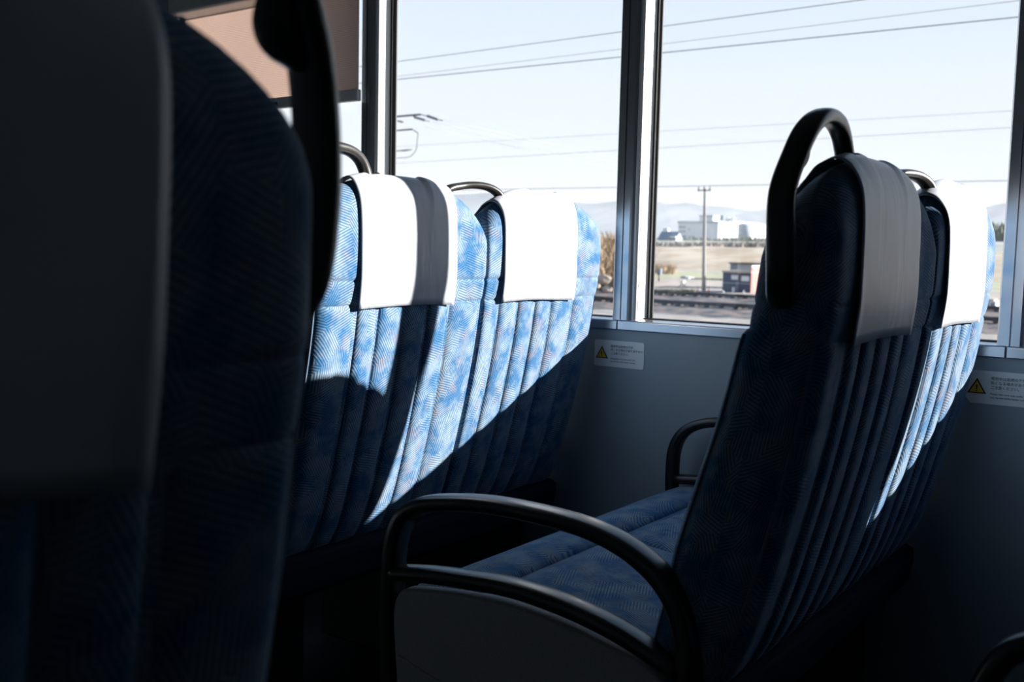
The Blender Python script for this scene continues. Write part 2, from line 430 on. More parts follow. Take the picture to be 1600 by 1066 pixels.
GROOVES = {0: [-.123, -.070, -.003, .063, .127], 1: [-.170, -.103, -.040, .022, .110]}
def backrest(root, n_):
    global INNER
    cx_ = (BX-HW, BX+HW)[n_]; gr = GROOVES[n_]; INNER = (1, -1)[n_]
    def soft(name, vfu, parent):
        return mk(name, vfu[0], vfu[1], 'moquette', parent, BO, True, vfu[2])
    b = soft('backrest', slab(fine(BODYT, 2), cx_, XS, botround=True), root)
    soft('headrest', slab(fine(HEADT, 2), cx_, XS, topscale=True), b)
    for side in (-1, 1):
        pts = []
        x = (-1 if n_ == 0 else 1)*(HW-.013); k = edgek(x)
        for z, r, f in BODYT[2:-2]:
            pts.append((cx_+x, (r+f)/2+side*((f-r)/2*k+.0005), z, .0024, .0024))
        mk('rim_light_piping', *strap(pts, (1, 0, 0), 3, 8, 2), 'rim_light_cord', b, BO)  # seam cord that also draws the bright rim along the outer edge
        for a, c in zip(gr, gr[1:]):
            soft('pleat', pleat(cx_, a, c, side, .0085), b)
        soft('bolster', pleat(cx_, -HW+(.0025 if n_ else .012), gr[0], side, .0075), b)
        soft('bolster', pleat(cx_, gr[-1], HW-(.012 if n_ else .0025), side, .0075), b)
    return b

def bench(label):
    root = empty('train_bench_seat', BO, label=label, cat='seat', group=None)
    root['group'] = 'blue double seats in rows along the car'
    for c in (0, 1): backrest(root, c)
    # grab handle of the aisle seat, with a coat hook
    P = [(1.160, .452, -.060, .013, .007), (1.143, .447, -.045, .0175, .0095), (1.127, .441, -.020, .0185, .010), (1.118, .4405, .024, .0175, .0095), (1.117, .441, .074, .0158, .0095), (1.131, .434, .117, .0150, .0095),
         (1.154, .4285, .1500, .0150, .0095), (1.198, .4275, .1690, .0145, .0095), (1.252, .432, .1700, .0140, .009), (1.286, .4345, .158, .0125, .009), (1.303, .434, .134, .012, .009), (1.309, .430, .100, .012, .009)]
    h = mk('grab_handle', *strap(P, (0, 1, 0), 6, 16, 2.8), 'handle_bronze', root, BO)
    mk('hook', *strap([(1.118, .440, .098, .009, .006), (1.136, .438, .105, .010, .007), (1.148, .437, .110, .010, .0085), (1.1535, .436, .120, .011, .0092), (1.1510, .434, .138, .0115, .0088), (1.158, .430, .153, .012, .0095), (1.176, .4275, .165, .010, .006)], (0, 1, 0), 5, 14, 2.4), 'handle_bronze', h, BO)
    W = [(1.547, .470, .03, .010, .006), (1.545, .470, .085, .011, .007), (1.556, .460, .118, .011, .0075), (1.600, .455, .130, .011, .0075), (1.635, .444, .1335, .011, .0075), (1.663, .434, .130, .011, .0075), (1.683, .426, .119, .011, .0075), (1.690, .42, .10, .011, .007)]
    mk('grab_handle', *strap(W, (0, 1, 0), 6, 14, 2.6), 'handle_bronze', root, BO)
    # cushion with a cross seam before the front roll
    def cushion(y0, y1, z_b, z_f, rear=False):
        V = []; F = []; n1 = 14
        prof = []
        for i in range(n1+1):
            t = i/n1; y = y0+(y1-y0)*t; z = z_b+(z_f-z_b)*t
            ed = min(t, 1-t); z += .012*(1-(1-min(1, ed/.18))**2.2) - .012
            prof.append((y, z))
        prof += [(y1+.004, z_f-.03), (y1-.004, z_f-.075), (y0+.006, z_b-.075)]
        return prof
    for c in (BX-HW, BX+HW):
        main = cushion(.555, .925, -.545, -.515)
        xs = [c+HW*s for s in (-.998, -.99, -.96, -.9, -.5, 0, .5, .9, .96, .99, .998)]
        def sweep(prof):
            V = []; F = []; n_ = len(prof)
            for i, x in enumerate(xs):
                e_ = abs(x-c)/HW; dz = -.014*max(0, (e_-.88)/.12)**2
                V += [(x, y, z+dz) for y, z in prof]
            for i in range(len(xs)-1):
                for j in range(n_):
                    j2 = (j+1) % n_; F.append((i*n_+j, i*n_+j2, (i+1)*n_+j2, (i+1)*n_+j))
            F.append(tuple(range(n_))); F.append(tuple((len(xs)-1)*n_+j for j in range(n_)))
            return V, F, None
        def pad(name, prof, par):
            v, f_, _ = sweep(prof)
            return mk(name, v, f_, 'moquette', par, BO, True, [(x, y-z+5) for x, y, z in v])
        q = pad('seat_cushion', main, root)
        roll = [(.925, -.527), (.932, -.519), (.95, -.5135), (.98, -.513), (1.005, -.517), (1.03, -.527), (1.046, -.543), (1.052, -.565), (1.045, -.60), (1.02, -.61), (.925, -.60)]
        pad('front_roll', roll, q)
    # rear of the seat pan, under the back
    prof = [(.520, -.560), (.505, -.566), (.503, -.585), (.512, -.635), (.530, -.650), (.60, -.650), (.60, -.560)]
    o = mk('seat_pan', *join(prism(prof, 'x', BX-2*HW+.01, BX+2*HW-.01), boxes([(BX-.40, BX+.40, .56, 1.02, -.66, -.60)])), 'pan_fabric', root, BO, False); bevel(o, .004, 2)
    for x0, x1 in ((1.70, 2.02), (1.22, 1.30)):
        o = mk('pedestal', *boxes([(x0, x1, .58, .97, -.965, -.655)]), 'seat_underframe', root, BO, False); bevel(o, .01)
    mk('foot', *boxes([(1.19, 2.05, .58, .99, FLO, -.96)]), 'seat_underframe', root, BO, False)
    # aisle armrest: an arch and a lower bar in one frame, over a grey end panel
    ax = 1.145
    arch = [(1.045, -.93, .020, .012), (1.060, -.70, .020, .013), (1.060, -.50, .021, .014), (1.043, -.425, .022, .014), (1.008, -.393, .022, .013), (.955, -.378, .0225, .012), (.87, -.367, .0225, .012), (.77, -.366, .0225, .012),
            (.69, -.373, .0225, .012), (.628, -.392, .022, .0125), (.580, -.425, .022, .0135), (.553, -.475, .021, .0145), (.545, -.54, .021, .0145), (.545, -.70, .020, .014), (.548, -.93, .018, .013)]
    fr = mk('armrest', *join(strap([(ax, y, z, w, t) for y, z, w, t in arch], (1, 0, 0), 7, 16, 3.2),
            strap([(ax, y, z, .021, t) for y, z, t in ((1.055, -.507, .011), (.99, -.496, .012), (.91, -.487, .0125), (.83, -.481, .0125), (.74, -.486, .0125), (.65, -.502, .012), (.555, -.533, .011))], (1, 0, 0), 5, 16, 3.2)), 'armrest_top', root, BO)
    out = spline([(1.046, -.548), (1.03, -.527), (.985, -.517), (.91, -.508), (.83, -.503), (.74, -.508), (.66, -.521), (.60, -.535), (.578, -.552), (.568, -.585), (.566, -.70), (.57, -.92)], 5)
    out += [(.60, -.94), (.98, -.94), (1.02, -.92)] + spline([(1.03, -.80), (1.04, -.68), (1.049, -.58), (1.046, -.548)], 4)[:-1]
    pn = mk('side_panel', *prism(out, 'x', 1.131, 1.160), 'side_panel', root, BO, False); bevel(pn, .006, 3, 40)
    mk('panel_rib', *strap([(1.131, 1.035, -.636, .0015, .003), (1.130, 1.02, -.637, .003, .0035), (1.130, .90, -.664, .003, .0035), (1.130, .78, -.674, .003, .0035), (1.130, .62, -.676, .003, .003)], (1, 0, 0), 5, 10), 'side_panel', pn, BO)
    # window-side armrest
    wx = 2.035
    D = [(.62, -.50, .018, .010), (.64, -.42, .018, .011), (.70, -.385, .018, .011), (.80, -.367, .018, .011), (.90, -.362, .018, .011), (.96, -.370, .018, .011), (1.005, -.394, .018, .012), (1.028, -.436, .018, .013), (1.032, -.50, .018, .013), (1.03, -.56, .018, .012)]
    mk('armrest', *join(strap([(wx, *q) for q in D], (1, 0, 0), 6, 14, 3.2), strap([(wx, y, z, .017, .011) for y, z in ((1.03, -.505), (.9, -.492), (.75, -.488), (.62, -.50))], (1, 0, 0), 4, 14, 3.2)), 'black_plastic', root, BO)
    return root

def cover_mesh(x0, x1, notch_x):
    """a cloth draped over the headrest, hanging free at the rear"""
    c = BX-HW if x1 < BX else BX+HW
    path = [(.502, -.03), (.4995, -.01)] + [(f+.0045, z+.0) for z, r, f in HEADT if -.0 <= z < .116]
    path += [(.446, .1205), (.436, .1275), (.424, .1325), (.412, .1295), (.402, .1215)] + [(r-.0045, z) for z, r, f in reversed(HEADT) if .02 <= z < .11]
    path += [(.3825, .0), (.3825, -.02), (.3835, -.05), (.386, -.075), (.390, -.104)]
    path = spline(path, 2); nu = 34; V = []; F = []; n_ = len(path)
    for i in range(nu+1):
        x = x0+(x1-x0)*i/nu; s = ztop(x-c)
        for j, (y, z) in enumerate(path):
            zz = z*(s if z > 0 else 1) + (.004 if z > .05 and s < .99 else 0)
            t = max(0, min(1, (.0-z)/.1)) if y < .42 else 0
            wv = noise.noise(Vector((x*9+z*4, z*5, 1.3)))*.004*t + noise.noise(Vector((x*16+z*9, z*6, 4.1)))*.0010*max(0, min(1, (.09-z)/.06))*(1 if y < .41 else 0)
            edge = min(x-x0, x1-x)/(x1-x0)
            fl = -.004*t*max(0, 1-edge/.08)
            hem = .0012 if (y < .42 and -.069 < z < -.064) else 0
            V.append((x, y+wv*.6-abs(fl)*.5+hem, zz - (.002*t*sin(x*17) if z < -.09 else 0)))
    for i in range(nu):
        for j in range(n_-1):
            q = (i*n_+j, i*n_+j+1, (i+1)*n_+j+1, (i+1)*n_+j)
            cx_ = sum(V[k][0] for k in q)/4; cz_ = sum(V[k][2] for k in q)/4; cyy = sum(V[k][1] for k in q)/4
            if notch_x and abs(cx_-notch_x) < .015 and abs(cyy-.427) < .0165 and cz_ > .09: continue
            F.append(q)
    return V, F

def cover(x0, x1, notch, label):
    cxm = (x0+x1)/2; O = (cxm, .42, .12)
    o = mk('headrest_cover', *cover_mesh(x0, x1, notch), 'cover_cloth', None, O)
    md = o.modifiers.new('solid', 'SOLIDIFY'); md.thickness = .0016; md.offset = 0
    tag(o, label, 'headrest cover', 'white headrest covers over the seat backs'); return o

b0 = bench('blue double seat at right with its near armrest and grey end panel in full view')
ca = cover(1.244, 1.500, 1.305, 'shaded grey-looking headrest cover on the right seat, aisle side')
cw = cover(1.655, 1.925, None, 'sunlit white headrest cover on the right seat, window side')
def row(dy, lab, la, lw):
    r_ = dup(b0); r_.location.y += dy; r_['label'] = lab
    a = dup(ca); a.location.y += dy; a.location.x += .013; a['label'] = la
    w = dup(cw); w.location.y += dy; w['label'] = lw
    return r_, a, w
ca.location.x -= .013
row(BAY, 'sunlit blue double seat in the middle row, its back crossed by diagonal shadows', 'headrest cover on the middle row with a grey shadow band down it', 'bright unshadowed headrest cover on the middle row beside the window')
row(2*BAY, 'blue double seat farthest ahead, mostly hidden behind the near seat handle', 'headrest cover on the farthest row, aisle side, hidden by the near seat', 'headrest cover on the farthest row, window side, glimpsed behind the near handle')
r_ = dup(b0); r_.location.y -= BAY; r_['label'] = 'blue double seat nearest on the right, only an armrest showing at lower right'
# the seat across the aisle, mirrored
MX = 1.523
nb = dup(b0); nb.location.x = MX-BX; nb.scale.x = -1; nb['label'] = 'large dark blurred blue seat back in the left foreground'
na = dup(ca); na.location.x = MX-ca.location.x-.019; na.location.z += .004; na.scale.x = -1; na.rotation_euler = (0, radians(3.2), 0); na['label'] = 'large dark blurred headrest cover at the left edge, in the foreground'
nw = dup(cw); nw.location.x = MX-cw.location.x; nw.scale.x = -1; nw['label'] = 'headrest cover on the near seat beyond the left edge of the picture'

# ------------------------------------------------------------------ warning stickers on the wall below the windows
def text(body, size, y, z, parent, O, x=2.0975):
    cu = bpy.data.curves.new('lettering', 'FONT'); cu.body = body; cu.size = size; cu.extrude = .00004
    tmp = bpy.data.objects.new('lettering', cu); COL.objects.link(tmp)
    dg = bpy.context.evaluated_depsgraph_get(); dg.update()
    me = bpy.data.meshes.new_from_object(tmp.evaluated_get(dg)); me.name = 'lettering'
    bpy.data.objects.remove(tmp); bpy.data.curves.remove(cu); me.materials.clear()
    o = link('lettering', me, 'sticker_black', parent, (x-O[0], y-O[1], z-O[2]), False)
    o.rotation_euler = (radians(90), 0, radians(-90)); return o
def rrect(y0, y1, z0, z1, r, cut=0):
    P = []
    for cy_, cz_, a0 in ((y1-r, z1-r, 0), (y0+r, z1-r, 90), (y0+r, z0+r, 180), (y1-r, z0+r, 270)):
        if cut and a0 == 270: P += [(y1-cut, z0), (y1, z0+cut*1.1)]; continue
        for i in range(5):
            a = radians(a0+22.5*i); P.append((cy_+r*cos(a), cz_+r*sin(a)))
    return P
def sticker(yl, label, cut=0):
    y1, y0, z1, z0 = yl, yl-.137, -.2085, -.2725; O = (2.0995, yl-.0685, -.24)
    s = mk('warning_sticker', *prism(rrect(y0, y1, z0, z1, .005, cut), 'x', 2.0985, 2.0999), 'sticker_white', None, O, False)
    tag(s, label, 'sticker', 'heater warning stickers')
    def tri(c, zc, r): return [(c+r*1.0, zc-r*.62), (c-r*1.0, zc-r*.62), (c, zc+r*1.12)]
    ty, tz = yl-.0215, -.2425
    mk('warning_triangle', *prism(tri(ty, tz, .0172), 'x', 2.0979, 2.0984), 'sticker_black', s, O, False)
    mk('triangle_field', *prism(tri(ty, tz-.0003, .0130), 'x', 2.0976, 2.0979), 'sticker_yellow', s, O, False)
    mk('exclamation_mark', *join(prism([(ty+.0016, tz+.006), (ty-.0016, tz+.006), (ty-.0009, tz-.0028), (ty+.0009, tz-.0028)], 'x', 2.0972, 2.0976),
       prism([(ty+.0012, tz-.0044), (ty-.0012, tz-.0044), (ty-.0012, tz-.0068), (ty+.0012, tz-.0068)], 'x', 2.0972, 2.0976)), 'sticker_black', s, O, False)
    for k, b in enumerate(('暖房中は座席の下が', '熱くなる場合がありますので', 'ご注意ください。')):
        text(b, .0068, yl-.046, -.2245-.0087*k, s, O)
    for k, b in enumerate(('Please take care area under seat', 'may be hot while heater running.')):
        text(b, .0052, yl-.046, -.2535-.0068*k, s, O)
sticker(1.287, 'small heater warning sticker on the grey wall, between the two rows of seats')
sticker(.440, 'heater warning sticker with a cut lower corner at the right edge of the picture', .012)

# ------------------------------------------------------------------ outside: the yard beside the line, a levee, a factory, hills
def zr(py, X, px=1100): return at(px, py, X)[2]
simple('ballast', (0.022, 0.032, 0.045), 0.9, 0, .2, .55, col2=(0.20, 0.15, 0.125), bump=.5, bump_scale=5)
simple('yard_dirt', (0.46, 0.38, 0.31), 0.95, 0, .15, .35, col2=(0.30, 0.27, 0.24))
simple('dry_grass', (0.42, 0.31, 0.20), 0.95, 0, .2, .12, col2=(0.55, 0.46, 0.34))
simple('green_field', (0.30, 0.32, 0.18), 0.95, 0, .2, .2, col2=(0.42, 0.38, 0.25))
simple('far_plain', (0.36, 0.34, 0.27), 0.95, 0, .2, .02, col2=(0.26, 0.30, 0.24))
simple('hill_forest', (0.16, 0.20, 0.22), 0.95, 0, .2, .004)
simple('steel_dark', (0.05, 0.05, 0.055), 0.5, .4)
simple('concrete_pole', (0.30, 0.28, 0.27), 0.8)
simple('wire_grey', (0.36, 0.37, 0.39), 0.6)
simple('insulator_glaze', (0.12, 0.13, 0.16), 0.3)
simple('facade_white', (0.72, 0.72, 0.71), 0.8, 0, .03, .2)
simple('facade_grey', (0.42, 0.45, 0.48), 0.8, 0, .05, .2)
simple('pane_dark', (0.20, 0.25, 0.30), 0.25)
simple('roof_blue', (0.04, 0.12, 0.20), 0.5)
simple('container_dark', (0.045, 0.06, 0.12), 0.6)
simple('container_red', (0.62, 0.16, 0.13), 0.6)
simple('placard_white', (0.75, 0.75, 0.75), 0.6)
simple('cone_red', (0.75, 0.12, 0.04), 0.5)
simple('rock_pale', (0.50, 0.41, 0.33), 0.9, 0, .2, 3, bump=.6, bump_scale=6)
simple('dry_reed', (0.40, 0.28, 0.17), 0.95, 0, .25, 1)
simple('bush_leaf', (0.10, 0.12, 0.07), 0.9, 0, .25, 1)
simple('scrub_grey', (0.30, 0.26, 0.22), 0.9, 0, .3, 1)
simple('sleeper_wood', (0.07, 0.06, 0.055), 0.9)

# terrain strips, each with gentle unevenness
def strip(name, prof, y0, y1, ny, mat, amp=.0, freq=.05):
    V = []; F = []; n_ = len(prof)
    for i in range(ny+1):
        y = y0+(y1-y0)*i/ny
        for X, z in prof:
            yy = y*max(1, X/prof[0][0]) if X > 200 else y
            V.append((X, yy, z+amp*noise.noise(Vector((X*freq, yy*freq, 2.7)))))
    for i in range(ny):
        for j in range(n_-1): F.append((i*n_+j, i*n_+j+1, (i+1)*n_+j+1, (i+1)*n_+j))
    return S(name, (V, F), mat, True, origin=(prof[0][0], 0, prof[0][1]))
def sub(a, b, n_): return [(a[0]+(b[0]-a[0])*i/n_, a[1]+(b[1]-a[1])*i/n_) for i in range(n_+1)]
strip('ground_trackside', sub((2.6, -6.6), (70, -5.6), 20)+sub((70, -5.6), (78, -5.12), 4)[1:], -60, 160, 60, 'yard_dirt', .15, .3)
strip('ground_ballast', sub((78, -5.12), (108, -4.62), 24), -60, 160, 120, 'ballast', .22, .55)
strip('ground_yard', sub((108, -4.62), (150, -3.9), 12), -60, 180, 40, 'yard_dirt', .1, .2)
strip('ground_verge', sub((150, -3.9), (186, -3.15), 10), -60, 220, 40, 'green_field', .15, .2)
strip('ground_levee', sub((186, -3.15), (222, 1.75), 12)+[(232, 2.25)], -80, 280, 60, 'dry_grass', .5, .09)
strip('ground_plain', [(232, 2.25), (300, 3.75), (500, 7.6), (900, 14.6), (1500, 25.5), (2600, 46)], -200, 420, 40, 'far_plain', .3, .02)

# hills: a front range and a paler one behind
def hills(name, X, pts, mat, depth, drop):
    P = spline(pts, 6); V = []; F = []; rows = 6
    for k, (px, py) in enumerate(P):
        for j in range(rows+1):
            t = j/rows; Xj = X-depth*(1-t)
            d = ray(px, py); yx = d.y/d.x; top = d.z/d.x*X
            base = .0175*Xj-drop
            z = base+(top-base)*t**1.2+(1-t)*t*60*noise.noise(Vector((px*.05, j*.7, X*.001)))
            V.append((Xj, yx*X, z))
    n_ = rows+1
    for i in range(len(P)-1):
        for j in range(rows): F.append((i*n_+j, i*n_+j+1, (i+1)*n_+j+1, (i+1)*n_+j))
    o = mk(name, V, F, mat, None, (X, 2000, 0), True); o['kind'] = 'structure'; return o
hills('hill_range', 4200, [(300, 300), (500, 296), (700, 304), (800, 300), (870, 312), (917, 318), (956, 315), (990, 312), (1024, 315), (1046, 319), (1075, 317), (1097, 321), (1139, 324), (1176, 330), (1198, 327), (1260, 322), (1330, 318), (1420, 326), (1500, 330), (1542, 324), (1561, 319), (1640, 310), (1800, 322)], 'hill_forest', 900, 0)
hills('hill_range_far', 6500, [(300, 308), (600, 312), (900, 330), (1040, 330), (1100, 334), (1180, 338), (1300, 325), (1545, 330), (1800, 318)], 'hill_forest', 1200, 0)

def pxbox(px0, px1, pt, pb, X, dep):
    """box whose face towards the line covers a px rectangle at distance X"""
    yl = at(px0, (pt+pb)/2, X)[1]; yr = at(px1, (pt+pb)/2, X)[1]
    return (X, X+dep, yr, yl, at((px0+px1)/2, pb, X)[2], at((px0+px1)/2, pt, X)[2])
def pb(name, mat, parent, O, *boxes_):
    return mk(name, *boxes(list(boxes_)), mat, parent, O, False)

# factory
X = 900; O = at(1090, 379, X)
fa = empty('factory_building', O, label='long white factory block with rooftop tower, on the horizon beyond the levee', cat='building')
pb('wall', 'facade_white', fa, O, pxbox(1059.5, 1122, 349.5, 381, X, 45))
pb('parapet', 'facade_grey', fa, O, pxbox(1058.5, 1122.6, 345.5, 349.5, X-.5, 46))
q = pb('roof_tower', 'facade_white', fa, O, pxbox(1093, 1114, 338.5, 346, X+2, 14)); pb('tower_cap', 'facade_grey', q, O, pxbox(1092.3, 1114.5, 336.2, 338.5, X+1.5, 15))
pb('roof_unit', 'pane_dark', fa, O, pxbox(1125.5, 1130, 336.5, 344, X+40, 4))
for a in (1061, 1066.5): 
    for b in (353, 360): pb('window', 'pane_dark', fa, O, pxbox(a, a+4.5, b, b+3.5, X-.15, .2))
for a, b, c, d in ((1064, 1072, 367.5, 374.5), (1075, 1079, 369, 374), (1080, 1085.5, 369, 372), (1075.5, 1077, 356.5, 360.5)):
    pb('window', 'pane_dark', fa, O, pxbox(a, b, c, d, X-.15, .2))
X = 930; O = at(1140, 379, X)
wg = empty('factory_wing', O, label='sunlit white factory wing with rooftop vents, right of the long block', cat='building')
pb('wall', 'facade_white', wg, O, pxbox(1124, 1152, 346, 381, X+35, 60))
pb('annex', 'facade_grey', wg, O, pxbox(1132, 1145.5, 358, 376, X+18, 12))
for a in (1134, 1141.5): pb('rooftop_vent', 'facade_white', wg, O, pxbox(a, a+4, 340, 347, X+45, 6)); pb('vent_hood', 'pane_dark', wg, O, pxbox(a+4, a+6, 341, 344, X+46, 3))
pb('canopy', 'facade_white', wg, O, pxbox(1132, 1160, 374, 376.5, X-60, 15))
# tank and low sheds
X = 905; O = at(1164, 379, X)
c0 = at(1153.5, 365, X); c1 = at(1174.5, 365, X); R_ = (c0[1]-c1[1])/2; cyy = (c0[1]+c1[1])/2; zt = zr(351, X, 1164); zb = zr(379, X, 1164)
ring = [(X+R_*cos(2*pi*i/24), cyy+R_*sin(2*pi*i/24)) for i in range(24)]
tk = empty('storage_tank', O, label='squat round storage tank beside the sunlit factory wing', cat='tank')
mk('shell', *prism(ring, 'z', zb, zt), 'facade_grey', tk, O, True)
V = [(x, y, zt) for x, y in ring]+[(X, cyy, zt+2.5)]; mk('lid', V, [(i, (i+1) % 24, 24) for i in range(24)], 'facade_white', tk, O, True)
X = 860; O = at(1182, 378, X)
sh = empty('white_shed', O, label='plain white shed right of the round tank, by the seat handle', cat='building')
pb('wall', 'facade_white', sh, O, pxbox(1171.5, 1173, 350, 379, X, 50)); pb('roof', 'facade_white', sh, O, pxbox(1171.3, 1173.2, 349.2, 350.2, X-.5, 51))
# house with a blue roof
X = 620; O = at(1042, 377, X)
ho = empty('blue_roof_house', O, label='small house with dark blue roof and white gable left of the factory', cat='house')
y0 = at(1056, 370, X)[1]; y1 = at(1029, 370, X)[1]; zb = zr(378, X, 1042); ze = zr(372.5, X, 1042); zk = zr(361.5, X, 1042)
pb('wall', 'facade_grey', ho, O, (X, X+10, y0, y1, zb, ze))
mk('roof', *prism([(X-.8, ze-.3), (X+5, zk), (X+10.8, ze-.3), (X+10.4, ze-.7), (X+5, zk-.5), (X-.4, ze-.7)], 'y', y0-.5, y1+.5), 'roof_blue', ho, O, False)
mk('gable', *prism([(X, ze), (X+5, zk-.5), (X+10, ze)], 'y', y0-.05, y0+.2), 'facade_white', ho, O, False)
pb('dormer', 'facade_white', ho, O, pxbox(1036, 1043.5, 356.5, 362.5, X+5, 3))
pb('porch', 'facade_white', ho, O, pxbox(1046, 1055, 369.5, 371, X-3, 3))
for a in (1047.5, 1051.5): pb('window', 'pane_dark', ho, O, pxbox(a, a+3, 372.5, 376, X-.1, .15))

# containers and shed by the track
X = 118; O = at(1152, 459, X)
co = empty('storage_container', O, label='dark blue container with white placards and a red end wall, by the tracks', cat='container')
pb('body', 'container_dark', co, O, pxbox(1129, 1172.5, 426.5, 460, X, 3))
pb('roof', 'rock_pale', co, O, pxbox(1128, 1174, 423.5, 426.5, X-.2, 3.4))
for a, b, c, d in ((1142.5, 1152.5, 430, 437), (1158, 1170.5, 431.5, 439.5), (1143.5, 1147.5, 449, 457)): pb('placard', 'placard_white', co, O, pxbox(a, b, c, d, X-.06, .05))
for a in (1141, 1155.5): pb('door_post', 'steel_dark', co, O, pxbox(a, a+.9, 428, 459, X-.05, .05))
pb('rail', 'facade_grey', co, O, pxbox(1130, 1172, 442.3, 443.3, X-.05, .05))
_b = pxbox(1129, 1172.5, 417, 460, X, 3)
pb('end_wall', 'container_red', co, O, (X, X+3, _b[2]-.12, _b[2]-.002, _b[4], _b[5])); pb('end_cap', 'placard_white', co, O, (X-.05, X+3.05, _b[2]-.16, _b[2]-.002, _b[5], _b[5]+.22))
X = 128; O = at(1155, 452, X)
gs = empty('grey_shed', O, label='grey shed with a flat dark roof standing behind the dark container', cat='shed')
pb('wall', 'facade_grey', gs, O, pxbox(1140, 1186, 412.5, 453, X, 5)); pb('roof', 'steel_dark', gs, O, pxbox(1138.5, 1188, 410.6, 412.6, X-.5, 6)); pb('window', 'pane_dark', gs, O, pxbox(1142.5, 1151, 414, 420.5, X-.08, .1))

# utility pole
def tube(p, q, r, n_=8):
    return strap([(*p, r, r), (*[(a+b)/2 for a, b in zip(p, q)], r, r), (*q, r, r)], (1, 0, .3), 1, n_, 2)
X = 117; O = at(1099.5, 455, X)
up = empty('utility_pole', O, label='tall concrete utility pole standing in front of the factory', cat='pole')
tp = at(1101.5, 294, X)
mk('shaft', *strap([(*O, .26, .26), (*[(a+b)/2 for a, b in zip(O, tp)], .21, .21), (*tp, .15, .15)], (1, 0, 0), 2, 10, 2), 'concrete_pole', up, O)
mk('crossarm', *tube((X-.2, tp[1]-.9, tp[2]-.3), (X-.2, tp[1]+.9, tp[2]-.3), .07), 'steel_dark', up, O)
for k in (-.75, 0, .75): mk('insulator', *tube((X-.2, tp[1]+k, tp[2]-.25), (X-.2, tp[1]+k, tp[2]+.15), .09), 'insulator_glaze', up, O)

# overhead wires
def wire(a, b, X0, X1, r, label, sag=0.0, n_=10):
    p = Vector(at(*a, X0)); q = Vector(at(*b, X1)); ext = (q-p)*.12
    p0 = p-ext*(0 if X0 != X1 else 1)+(q-p)*(.012 if X0 != X1 else 0); q0 = q+ext; pts = []
    for i in range(n_+1):
        t = i/n_; v = p0.lerp(q0, t); pts.append((v.x, v.y, v.z-sag*4*t*(1-t), r, r))
    O_ = tuple((p+q)/2)
    o = mk('overhead_wire', *strap(pts, (1, 0, .2), 1, 6, 2), 'wire_grey', None, O_)
    tag(o, label, 'wire', 'overhead wires across the sky')
wire((623, 96), (1345, 0), 8, 8, .0042, 'topmost overhead wire, meeting the top edge above the right window')
wire((623, 124), (1578, 28), 9, 9, .006, 'darker overhead wire right below the topmost one')
wire((640, 117), (1575, 3), 10.5, 10.5, .0034, 'thin overhead wire running just above the darker one in the right window')
wire((640, 228), (1570, 174), 30, 30, .0058, 'faint higher wire of the pair crossing mid sky')
wire((640, 254), (1570, 200), 30, 30, .0072, 'faint lower wire of the pair crossing mid sky')
wire((780, 296), (1570, 282.5), 116.8, 116.8, .048, 'low wire carried on the tall utility pole')
wire((692, 188), (960, 246), 18, 30, .0048, 'faint slanting wire leaving the insulator at right end of the arm')
wire((672, 190), (960, 253), 18, 31, .0048, 'second faint slanting wire, below the one from the end insulator')
wire((656, 197), (960, 264), 18, 32, .0048, 'third faint slanting wire, leaving below the upper arm')
wire((420, 196), (480, 211), 7, 7.5, .005, 'short stretch of wire in the window under the blind')

# catenary mast behind the window post
X = 18; O = at(601, 420, X); O = (O[0], O[1], -6.4)
ma = empty('catenary_mast', O, label='mast with insulated arms at the left edge of the middle window', cat='mast')
def P(px, py): return at(px, py, X)
top = P(598, 168)
mk('post', *tube(O, top, .10), 'steel_dark', ma, O)
mk('arm', *tube(P(598, 184), P(657, 179), .022), 'steel_dark', ma, O)
mk('arm', *tube(P(598, 206), P(644, 202), .018), 'steel_dark', ma, O)
mk('arm', *tube(P(598, 238), P(643, 234), .012), 'steel_dark', ma, O)
mk('brace', *tube(P(644, 202), P(653, 208), .010), 'steel_dark', ma, O)
mk('jumper', *strap([(*P(653, 208), .008, .008), (*P(651.5, 222), .008, .008), (*P(650, 234), .008, .008), (*P(640, 245), .008, .008), (*P(620, 247), .008, .008)], (1, 0, 0), 3, 6, 2), 'steel_dark', ma, O)
def insul(a, b, r):
    a = P(*a); b = P(*b); v = []
    for i in range(9): t = i/8; v.append((*[x+(y-x)*t for x, y in zip(a, b)], r*(1 if i % 2 else .55), r*(1 if i % 2 else .55)))
    mk('insulator', *strap(v, (1, 0, .2), 1, 8, 2), 'insulator_glaze', ma, O)
insul((647, 183), (664, 188), .035); insul((667, 181), (684, 187), .038); insul((628, 235.5), (637, 234.7), .024); insul((621, 189), (630, 191), .025)
mk('rod', *tube(P(684, 187), P(692, 188.5), .010), 'steel_dark', ma, O); mk('rod', *tube(P(664, 188), P(671, 190), .008), 'steel_dark', ma, O); mk('rod', *tube(P(645, 181), P(650, 184), .010), 'steel_dark', ma, O); mk('rod', *tube(P(657, 179), P(668, 181.5), .010), 'steel_dark', ma, O)

# railway track: two rails on sleepers
def track(Xc, label):
    zc = -5.12+(Xc-78)*.0167+.14; O = (Xc, 40, zc-.1)
    t = empty('railway_track', O, label=label, cat='track', group='tracks in the yard')
    for dx in (-.7, .7):
        prof = [(Xc+dx-.06, zc), (Xc+dx+.06, zc), (Xc+dx+.05, zc+.30), (Xc+dx-.05, zc+.30)]
        mk('rail', *prism(prof, 'y', -30, 120), 'steel_dark', t, O, False)
    o = mk('sleepers', *boxes([(Xc-1.3, Xc+1.3, -30+i*1.5, -30+i*1.5+.3, zc-.15, zc+.03) for i in range(100)]), 'sleeper_wood', t, O, False); o['kind'] = 'stuff'
track(90, 'dark rails of the nearer track across the ballast below the containers')
track(106, 'dark rails of the farther track along the edge of the yard')

